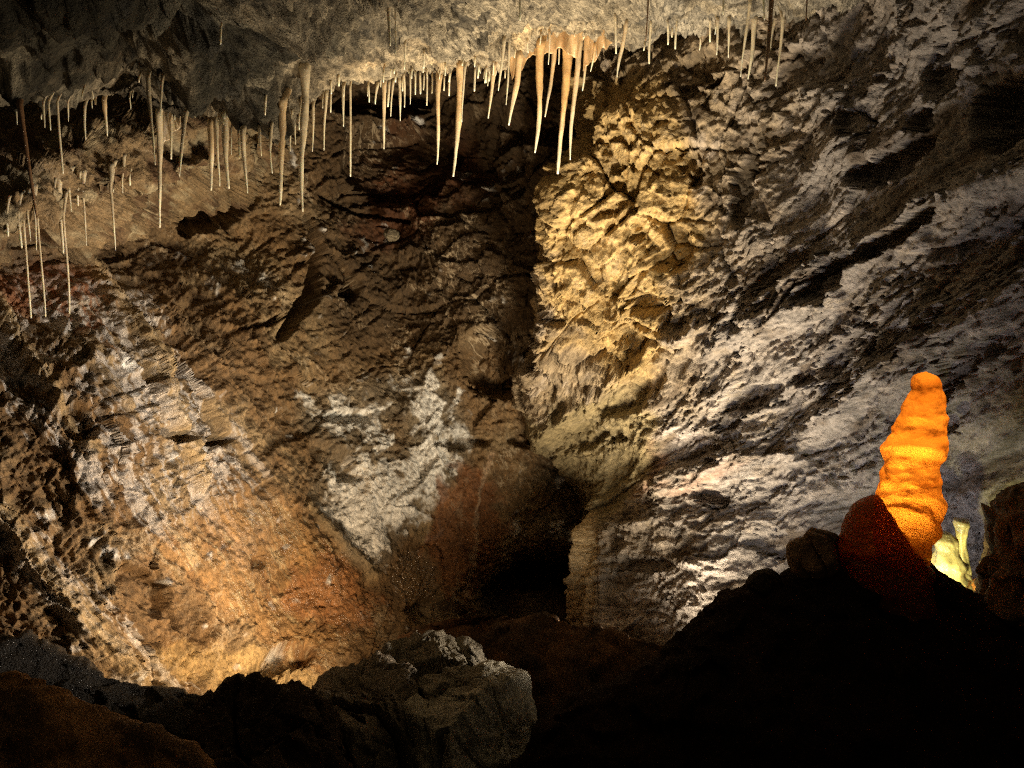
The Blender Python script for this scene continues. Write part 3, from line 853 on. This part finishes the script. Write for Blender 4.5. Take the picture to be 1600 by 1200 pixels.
# ------------------------------------------------------------------ stalagmites
def lathe_profile(outline, d, seed, ridge_amp, mat, name, sides=72, m=150, rings=0.0, creases=()):
    """outline: (left px, right px, py) rows from top to bottom, a solid of round section"""
    o_ = np.array(outline, float)
    yy = np.linspace(o_[0, 2], o_[-1, 2], m)
    l = np.interp(yy, o_[:, 2], o_[:, 0]); r = np.interp(yy, o_[:, 2], o_[:, 1])
    k = np.array([.25, .5, .25])
    for _ in range(2):
        l[1:-1] = np.convolve(l, k, 'valid'); r[1:-1] = np.convolve(r, k, 'valid')
    base_y = P(0, 0, 1)[1] * 0 + (P(1400, 880, d)[1])
    u = (CY - yy) / F
    dd = base_y / (cp + u * sp)
    c = P(.5 * (l + r), yy, dd)
    R = .5 * (r - l) / F * dd
    th = np.linspace(0, 2 * math.pi, sides, endpoint=False)
    q = np.stack([np.cos(th)[None] + 0 * R[:, None], np.sin(th)[None] + 0 * R[:, None], c[:, 2:3] * 9 + 0 * th[None]], -1).reshape(-1, 3)
    R = R * (1 + rings * np.sin(yy / 4.4 + 1.3 * np.sin(yy / 19.0)))
    crease = 0
    for yk in creases:
        crease = crease + (.35 + .65 * abs(math.sin(yk * 1.7))) * np.exp(-((yy[:, None] - yk - 3.5 * np.sin(th[None] + yk)) / 5.0) ** 2)
    nz = fbm(q * 1.5, 3, 180 + seed).reshape(m, sides)
    rg = ridged(np.stack([q[:, 0] * .5, q[:, 1] * .5, q[:, 2] * 1.6], -1), 2, 186 + seed).reshape(m, sides)
    bl = np.abs(pn(np.stack([q[:, 0] * .9, q[:, 1] * .9, q[:, 2] * 1.35], -1), 188 + seed)).reshape(m, sides)
    RR = R[:, None] * (1 - .5 * ridge_amp + ridge_amp * nz + ridge_amp * .6 * rg + ridge_amp * 2.2 * bl - .06 * crease)
    v = np.stack([c[:, 0:1] + RR * np.cos(th), c[:, 1:2] + RR * np.sin(th), c[:, 2:3] + 0 * RR], -1).reshape(-1, 3)
    v = np.concatenate([v, c[:1] + np.array([[0, 0, .004]])])
    f = [tuple(x) for x in grid_faces(m, sides, True)] + [(m * sides, (j + 1) % sides, j) for j in range(sides)]
    me = bpy.data.meshes.new(name); me.from_pydata(v.tolist(), [], f)
    me.polygons.foreach_set("use_smooth", np.full(len(me.polygons), True))
    me.materials.append(mat)
    o = bpy.data.objects.new(name, me); COL.objects.link(o)
    return o, v


def stalagmite_material(name, c0, c1, clear, through):
    """calcite that lets light through: part of it passes the far side and scatters on the near side"""
    m = bpy.data.materials.new(name); m.use_nodes = True
    nt = m.node_tree; N, L = nt.nodes, nt.links
    b = N["Principled BSDF"]; out = N["Material Output"]
    tc = N.new("ShaderNodeTexCoord")

    def noise(sc, det):
        n = N.new("ShaderNodeTexNoise"); n.inputs["Scale"].default_value = sc; n.inputs["Detail"].default_value = det
        L.new(tc.outputs["Object"], n.inputs["Vector"]); return n.outputs["Fac"]
    mp = N.new("ShaderNodeMapping"); mp.inputs["Scale"].default_value = (5, 5, 22)
    L.new(tc.outputs["Object"], mp.inputs["Vector"])
    band = N.new("ShaderNodeTexNoise"); band.inputs["Scale"].default_value = 1.6; band.inputs["Detail"].default_value = 7
    band.inputs["Roughness"].default_value = .65
    L.new(mp.outputs[0], band.inputs["Vector"])
    r = N.new("ShaderNodeValToRGB"); L.new(band.outputs["Fac"], r.inputs["Fac"])
    r.color_ramp.elements[0].position = .34; r.color_ramp.elements[0].color = (*c0, 1)
    r.color_ramp.elements[1].position = .66; r.color_ramp.elements[1].color = (*c1, 1)
    L.new(r.outputs["Color"], b.inputs["Base Color"])
    b.inputs["Roughness"].default_value = .35
    bp = N.new("ShaderNodeBump"); bp.inputs["Strength"].default_value = .6; bp.inputs["Distance"].default_value = .006
    L.new(noise(70, 4), bp.inputs["Height"]); L.new(bp.outputs[0], b.inputs["Normal"])
    tr = N.new("ShaderNodeBsdfTranslucent"); L.new(r.outputs["Color"], tr.inputs["Color"]); L.new(bp.outputs[0], tr.inputs["Normal"])
    m1 = N.new("ShaderNodeMixShader"); m1.inputs[0].default_value = through
    L.new(b.outputs[0], m1.inputs[1]); L.new(tr.outputs[0], m1.inputs[2])
    tp = N.new("ShaderNodeBsdfTransparent"); tp.inputs["Color"].default_value = (1.0, .62, .22, 1)
    m2 = N.new("ShaderNodeMixShader"); m2.inputs[0].default_value = clear
    L.new(m1.outputs[0], m2.inputs[1]); L.new(tp.outputs[0], m2.inputs[2])
    L.new(m2.outputs[0], out.inputs["Surface"])
    return m


M_STAG = stalagmite_material("translucent_orange_calcite", (.80, .31, .055), (.88, .44, .11), .28, .88)
M_FOOT = stalagmite_material("red_brown_calcite", (.26, .065, .014), (.38, .11, .03), .14, .6)  # darker copy of the calcite, painting in the unlit lower part
SD = 2.95
sg = bpy.data.objects.new("stalagmite", None); COL.objects.link(sg)
tag(sg, "tall ringed stalagmite glowing orange on top of the dark mound", "stalagmite")
shaft, _ = lathe_profile([(1443, 1450, 582), (1436, 1459, 584), (1429, 1465, 589), (1426, 1467, 596), (1426, 1469, 612), (1418, 1472, 630), (1408, 1477, 650), (1404, 1476, 668), (1394, 1475, 682), (1388, 1477, 694), (1385, 1477, 706), (1388, 1470, 718), (1384, 1464, 730),
                          (1382, 1461, 742), (1380, 1466, 752), (1376, 1465, 765), (1374, 1468, 780), (1372, 1468, 800), (1370, 1462, 820), (1372, 1456, 836), (1374, 1450, 852), (1374, 1448, 880), (1372, 1448, 930)],
                         SD, 1, .085, M_STAG, "shaft", rings=.0, creases=(609, 646, 677, 722, 751, 806))
shaft.parent = sg
base, bv = lathe_profile([(1362, 1372, 774), (1348, 1378, 782), (1334, 1386, 796), (1324, 1398, 815), (1319, 1414, 838), (1315, 1432, 862), (1310, 1446, 886), (1298, 1458, 940)], SD - .05, 2, .07, M_FOOT, "base")
base.parent = sg
base["label"] = "dark red-brown swollen foot"

pale = bpy.data.objects.new("broken_stalagmite", None); COL.objects.link(pale)
tag(pale, "short pale broken stalagmite lit yellow behind the mound's right slope", "stalagmite")
for nm, prof_, dd_, sd_, am_ in [("stump", [(1470, 1484, 832), (1458, 1494, 842), (1462, 1496, 856), (1452, 1502, 872), (1446, 1508, 892), (1438, 1518, 915), (1434, 1526, 950)], 3.46, 3, .13),
                                 ("column", [(1492, 1512, 812), (1490, 1515, 817), (1494, 1511, 826), (1494, 1510, 850), (1492, 1513, 875), (1490, 1516, 900), (1486, 1522, 950)], 3.44, 4, .09),
                                 ("crust", [(1520, 1532, 905), (1508, 1552, 916), (1496, 1570, 930), (1480, 1590, 960)], 3.42, 5, .18)]:
    o, pv = lathe_profile(prof_, dd_, sd_, am_, M_DRIP, nm, 48, 70)
    set_attrs(o.data, (np.array([.40, .17, .05]) if nm == "crust" else np.array([.66, .58, .32]))[None] * (1 + .5 * fbm(pv * 14, 3, 190)[:, None]), np.full(len(pv), .8))
    o.parent = pale

# ------------------------------------------------------------------ stalactites
GROUPS = {
    "corner": ("stalactites in the dim left corner", "in the dim left corner"),
    "ledge": ("straws under the left wall's ledge", "under the left wall's ledge"),
    "bulge": ("stalactites under the dark ceiling bulge", "under the dark ceiling bulge"),
    "fringe": ("stalactite fringe along the pale lip", "along the pale lip left of centre"),
    "middle": ("stalactites along the middle of the lip", "along the lip above the dark recess"),
    "orange": ("orange stalactites at the top centre", "in the orange cluster at the top centre"),
    "right": ("stalactites where the ceiling meets the right wall", "where the ceiling meets the right wall"),
    "top": ("stalactites cut off by the top of the photo", "hanging near the top edge of the photo"),
}
ST = [  # group, base x, base y, tip x, tip y, width, options
    ("corner", 29, 150, 58, 345, 9, dict(dark=True)), ("corner", 24, 148, 27, 195, 5, {}), ("corner", 67, 152, 70, 200, 6, {}), ("corner", 75, 152, 79, 204, 6, {}),  # first one coloured dark to stand in for its unlit silhouette
    ("corner", 90, 150, 98, 272, 4, {}), ("corner", 105, 152, 107, 190, 5, {}), ("corner", 130, 164, 136, 219, 7, {}), ("corner", 162, 170, 168, 213, 9, dict(tint=.5)),
    ("corner", 217, 113, 217, 129, 4, {}), ("corner", 232, 110, 241, 258, 8, {}), ("corner", 255, 112, 250, 182, 7, {}), ("corner", 247, 190, 251, 356, 11, {}),
    ("corner", 267, 196, 268, 249, 4, {}), ("corner", 291, 165, 280, 277, 9, {}),
    ("ledge", 90, 285, 100, 396, 10, {}), ("ledge", 128, 298, 136, 384, 5, {}), ("ledge", 172, 282, 181, 391, 5.5, {}), ("ledge", 191, 274, 192, 302, 5, {}), ("ledge", 176, 277, 177, 301, 4.5, {}),
    ("ledge", 108, 296, 110, 331, 6, {}), ("ledge", 121, 297, 122, 322, 4, {}), ("ledge", 43, 325, 47, 377, 4.5, {}), ("ledge", 51, 318, 58, 391, 5, {}), ("ledge", 29, 330, 33, 388, 4, {}),
    ("ledge", 82, 305, 83, 340, 4, {}), ("ledge", 36, 345, 49, 497, 4, {}), ("ledge", 59, 340, 71, 495, 3.5, {}), ("ledge", 100, 330, 109, 490, 4, {}), ("ledge", 203, 272, 204, 290, 4, {}), ("ledge", 10, 335, 12, 370, 4, {}),
    ("bulge", 326, 185, 331, 298, 13, dict(tint=.4)), ("bulge", 338, 195, 343, 291, 8, {}), ("bulge", 348, 180, 358, 295, 14, dict(flare=1.8)), ("bulge", 361, 196, 362, 242, 5, {}), ("bulge", 372, 198, 374, 248, 4, {}),
    ("bulge", 382, 194, 386, 302, 10, {}), ("bulge", 403, 190, 410, 244, 8, dict(flare=1.8)), ("bulge", 415, 145, 414, 180, 8, dict(flare=1.9)), ("bulge", 422, 188, 425, 271, 7, {}),
    ("bulge", 442, 150, 438, 321, 14, dict(tint=.4)), ("bulge", 454, 170, 454, 237, 7, {}), ("bulge", 461, 175, 461, 226, 5, {}), ("bulge", 473, 100, 474, 331, 15, dict(flare=1.5)),
    ("fringe", 490, 168, 488, 237, 6, {}), ("fringe", 510, 155, 506, 235, 6, {}), ("fringe", 517, 152, 517, 176, 3, {}), ("fringe", 539, 146, 536, 198, 7, {}), ("fringe", 547, 143, 548, 276, 3.6, {}),
    ("fringe", 576, 130, 576, 160, 3, {}), ("fringe", 589, 130, 588, 163, 7, {}), ("fringe", 600, 130, 600, 233, 8.5, dict(tint=.3)), ("fringe", 607, 128, 607, 167, 4, {}), ("fringe", 614, 128, 611, 182, 5, {}),
    ("fringe", 622, 126, 626, 189, 7, {}), ("fringe", 631, 124, 632, 168, 6, {}), ("fringe", 641, 120, 641, 163, 5, {}), ("fringe", 649, 124, 649, 148, 3, {}), ("fringe", 656, 124, 657, 147, 4, {}),
    ("fringe", 662, 124, 662, 141, 3, {}), ("fringe", 667, 126, 667, 165, 3, {}), ("fringe", 675, 128, 675, 146, 3, {}),
    ("middle", 687, 130, 682, 257, 9, dict(tint=.5)), ("middle", 694, 130, 694, 142, 3, {}), ("middle", 703, 130, 702, 150, 3.5, {}), ("middle", 720, 105, 709, 276, 14, dict(tint=.6)), ("middle", 726, 122, 722, 191, 6, {}),
    ("middle", 743, 108, 741, 143, 4, {}), ("middle", 760, 100, 758, 130, 4, {}), ("middle", 765, 100, 764, 127, 4, {}), ("middle", 773, 96, 763, 185, 8, dict(tint=.4)), ("middle", 787, 56, 780, 142, 7, {}),
    ("middle", 797, 60, 791, 164, 5, {}), ("middle", 810, 80, 798, 196, 13, dict(tint=.6, flare=1.9)),
    ("orange", 826, 55, 825, 83, 5, dict(tint=.4)), ("orange", 848, 62, 836, 239, 14, dict(tint=.9)), ("orange", 859, 45, 857, 101, 5, dict(tint=.3)), ("orange", 866, 66, 853, 183, 9, dict(tint=.6)), ("orange", 874, 66, 873, 101, 5, dict(tint=.3)),
    ("orange", 888, 60, 873, 272, 15, dict(tint=1.)), ("orange", 903, 60, 892, 250, 11, dict(tint=.35)), ("orange", 918, 66, 910, 142, 9, dict(tint=.8)), ("orange", 931, 64, 923, 112, 6, dict(tint=.8)),
    ("right", 962, 45, 962, 84, 4, {}), ("right", 977, 56, 966, 121, 9, dict(tint=.3)), ("right", 1016, 56, 1015, 100, 4, {}), ("right", 1057, 52, 1056, 77, 4, {}), ("right", 1123, 50, 1119, 86, 6, {}),
    ("right", 1140, 50, 1138, 90, 7, {}), ("right", 1172, 22, 1158, 120, 6, {}), ("right", 1181, 50, 1169, 124, 10, {}), ("right", 1212, 48, 1204, 82, 8, {}), ("right", 1223, 46, 1214, 135, 7, {}), ("right", 1044, 54, 1043, 70, 4, {}),
    ("right", 1110, 50, 1109, 66, 4, {}),
    ("top", 606, -25, 609, 72, 9, dict(depth=3.1)), ("top", 618, -20, 618, 85, 5, dict(depth=3.15)), ("top", 631, 60, 633, 109, 6, {}), ("top", 663, 74, 662, 107, 4, {}), ("top", 669, -20, 669, 19, 4, dict(dark=True, depth=3.1)),
    ("top", 813, -20, 812, 32, 4, dict(depth=3.1)), ("top", 1012, -25, 1009, 64, 6, dict(dark=True, depth=3.3)), ("top", 1194, -25, 1194, 32, 9, dict(tint=1., depth=3.15)), ("top", 1208, -25, 1193, 127, 13, dict(dark=True, depth=3.05)),
    ("top", 1131, -20, 1130, 23, 4, dict(depth=3.2)), ("top", 1263, -20, 1259, 32, 6, dict(tint=1., dark=True, depth=3.1)), ("top", 345, 30, 345, 70, 4, {}),
]
WORDS = ["first", "second", "third", "fourth", "fifth", "sixth", "seventh", "eighth", "ninth", "tenth", "eleventh", "twelfth", "thirteenth", "fourteenth", "fifteenth", "sixteenth", "seventeenth",
         "eighteenth", "nineteenth", "twentieth", "twenty-first", "twenty-second", "twenty-third", "twenty-fourth", "twenty-fifth"]
for g, (phrase, where) in GROUPS.items():
    rows = sorted([r for r in ST if r[0] == g], key=lambda r: r[1])
    for k, (_, bx, by, tx, ty, w, kw) in enumerate(rows):
        if g == "right":
            by -= 26                                                   # rooted in front of the wall, on the ceiling
        o = stalactite(bx, by, tx, ty, w, H_L if g == "ledge" else H_C, 1000 + int(bx) * 3 + int(by), back=.03 if g == "ledge" else .09, **kw)
        ln = ty - max(by, 0)
        size = "long" if ln > 120 else "short" if ln < 45 else "medium"
        look = "dark" if kw.get("dark") else "orange" if kw.get("tint", 0) > .5 else "thin pale" if w < 5 else "pale tan"
        tag(o, f"{size} {look} stalactite, {WORDS[k]} from the left {where}", "stalactite", phrase)

rg_ = np.random.default_rng(99)
TENS = {20: "twent", 30: "thirt", 40: "fort", 50: "fift", 60: "sixt", 70: "sevent", 80: "eight", 90: "ninet"}


def ordinal(k):
    if k <= 20:
        return WORDS[k - 1]
    return TENS[k // 10 * 10] + ("ieth" if k % 10 == 0 else "y-" + WORDS[k % 10 - 1])


stub_n = 0
for x in sorted(np.concatenate([rg_.uniform(485, 950, 46), rg_.uniform(960, 1290, 14), rg_.uniform(30, 470, 18)])):
    c_ = np.abs(H_C[1] - x) < 5
    if not c_.any():
        continue
    yb = np.percentile(H_C[2][c_], 99) - rg_.choice([2, 3, 8, 20])
    ln = rg_.uniform(10, 26)
    o = stalactite(x, yb, x - ln * (x - 560) / 3600, yb + ln, rg_.uniform(3, 5.5), H_C, int(x * 7), tint=rg_.uniform(0, .4))
    stub_n += 1
    tag(o, f"tiny pale stub of a stalactite, {ordinal(stub_n)} stub from the left along the ceiling's lip", "stalactite", "tiny stubs along the ceiling's lip")

d_ = drapery("drapery", [(838, 52), (870, 50), (900, 52), (925, 54)], [(842, 84), (866, 74), (892, 84), (908, 76)], H_C, .03, 1, .7)
tag(d_, "orange drapery sheet joining the roots of the orange stalactites", "drapery")
d_ = drapery("drapery", [(790, 84), (806, 78), (822, 74), (840, 66)], [(800, 118), (808, 112), (820, 96), (842, 78)], H_C, .05, 2, .8)
tag(d_, "tan drapery wing left of the orange stalactite cluster", "drapery")
d_ = drapery("drapery", [(915, 56), (930, 54), (945, 54), (958, 56)], [(912, 112), (924, 98), (938, 80), (958, 64)], H_C, .05, 3, .8)
tag(d_, "orange drapery wing right of the orange stalactite cluster", "drapery")
d_ = drapery("drapery", [(246, 192), (256, 188), (266, 186), (276, 184)], [(247, 236), (256, 226), (266, 208), (278, 190)], H_C, .04, 4, .1)
tag(d_, "pale drapery wing on the long stalactite at the left", "drapery")


# ------------------------------------------------------------------ the cave's floodlights and one added fill, each with its own lamp
M_HOUS = simple("black_lamp_housing", (.02, .02, .02), .5, .3)
M_LENS = {}


def floodlight(label, loc, target, power, color, cone=None, blend=1.0, radius=.09, size=1.0):
    loc = Vector(loc); dirv = (Vector(target) - loc).normalized()
    root = bpy.data.objects.new("floodlight", None); COL.objects.link(root)
    root.scale = (size,) * 3; root.location = loc; root.rotation_euler = dirv.to_track_quat('Z', 'Y').to_euler()
    tag(root, label, "floodlight", "floodlights hidden among the rocks")
    th = np.linspace(0, 2 * math.pi, 16, endpoint=False)
    prof = [(.0, -.16), (.03, -.16), (.045, -.13), (.06, -.06), (.062, -.045), (.055, -.045), (.05, -.06)]
    v = np.array([[r * math.cos(a), r * math.sin(a), z] for r, z in prof for a in th])
    o = mesh_from("housing", v, grid_faces(len(prof), 16, True), M_HOUS, True, root)
    v = np.array([[r * math.cos(a), r * math.sin(a), -.055] for r in (.001, .05) for a in th])
    key = tuple(color)
    if key not in M_LENS:
        M_LENS[key] = simple("lamp_lens", color, .3, 0, 6.0)
    mesh_from("lens", v, grid_faces(2, 16, True), M_LENS[key], True, root)
    ld = bpy.data.lights.new("lamp", 'SPOT' if cone else 'POINT')
    ld.energy = power; ld.color = color; ld.shadow_soft_size = radius
    if cone:
        ld.spot_size = math.radians(cone); ld.spot_blend = blend
    lo = bpy.data.objects.new("lamp", ld); COL.objects.link(lo)
    lo.location = loc; lo.rotation_euler = dirv.to_track_quat('-Z', 'Y').to_euler()


WARM, AMBER, COOL = (1.0, .82, .56), (1.0, .70, .40), (.98, .95, 1.0)
floodlight("floodlight behind the mound aimed up the right wall", P(1190, 1050, 3.45), P(1400, 400, 3.9), 36, COOL, 160)
floodlight("floodlight in the pit shining up at the golden rock", P(1075, 1090, 4.2), P(800, 260, 4.7), 560, WARM, 116, .9, .28)
floodlight("floodlight behind the mound aimed at the stalactites", P(925, 1115, 3.2), P(850, 90, 4.4), 780, (1.0, .83, .58), 56)
floodlight("floodlight behind the boulders aimed up the left wall", P(530, 1140, 3.65), P(330, 800, 4.4), 130, AMBER, 150)
floodlight("added fill floodlight behind the mound aimed across at the left wall", P(1260, 985, 3.35), P(90, 660, 3.9), 680, (1.0, .84, .66), 58)  # added lamp, brightens the left wall where it rendered too dark
floodlight("floodlight behind the stalagmite lighting it from the back", P(1458, 930, 3.24), P(1430, 690, 2.97), 160, (1.0, .84, .50), 50)
floodlight("floodlight behind the stalagmite's foot lighting it from the back left", P(1340, 885, 3.3), P(1420, 690, 2.97), 185, (1.0, .84, .50), 50)
floodlight("small floodlight behind the mound aimed at the pale broken stalagmite", P(1478, 940, 3.2), P(1498, 870, 3.45), 9, (1.0, .88, .36), 165, 1.0, .02, .3)
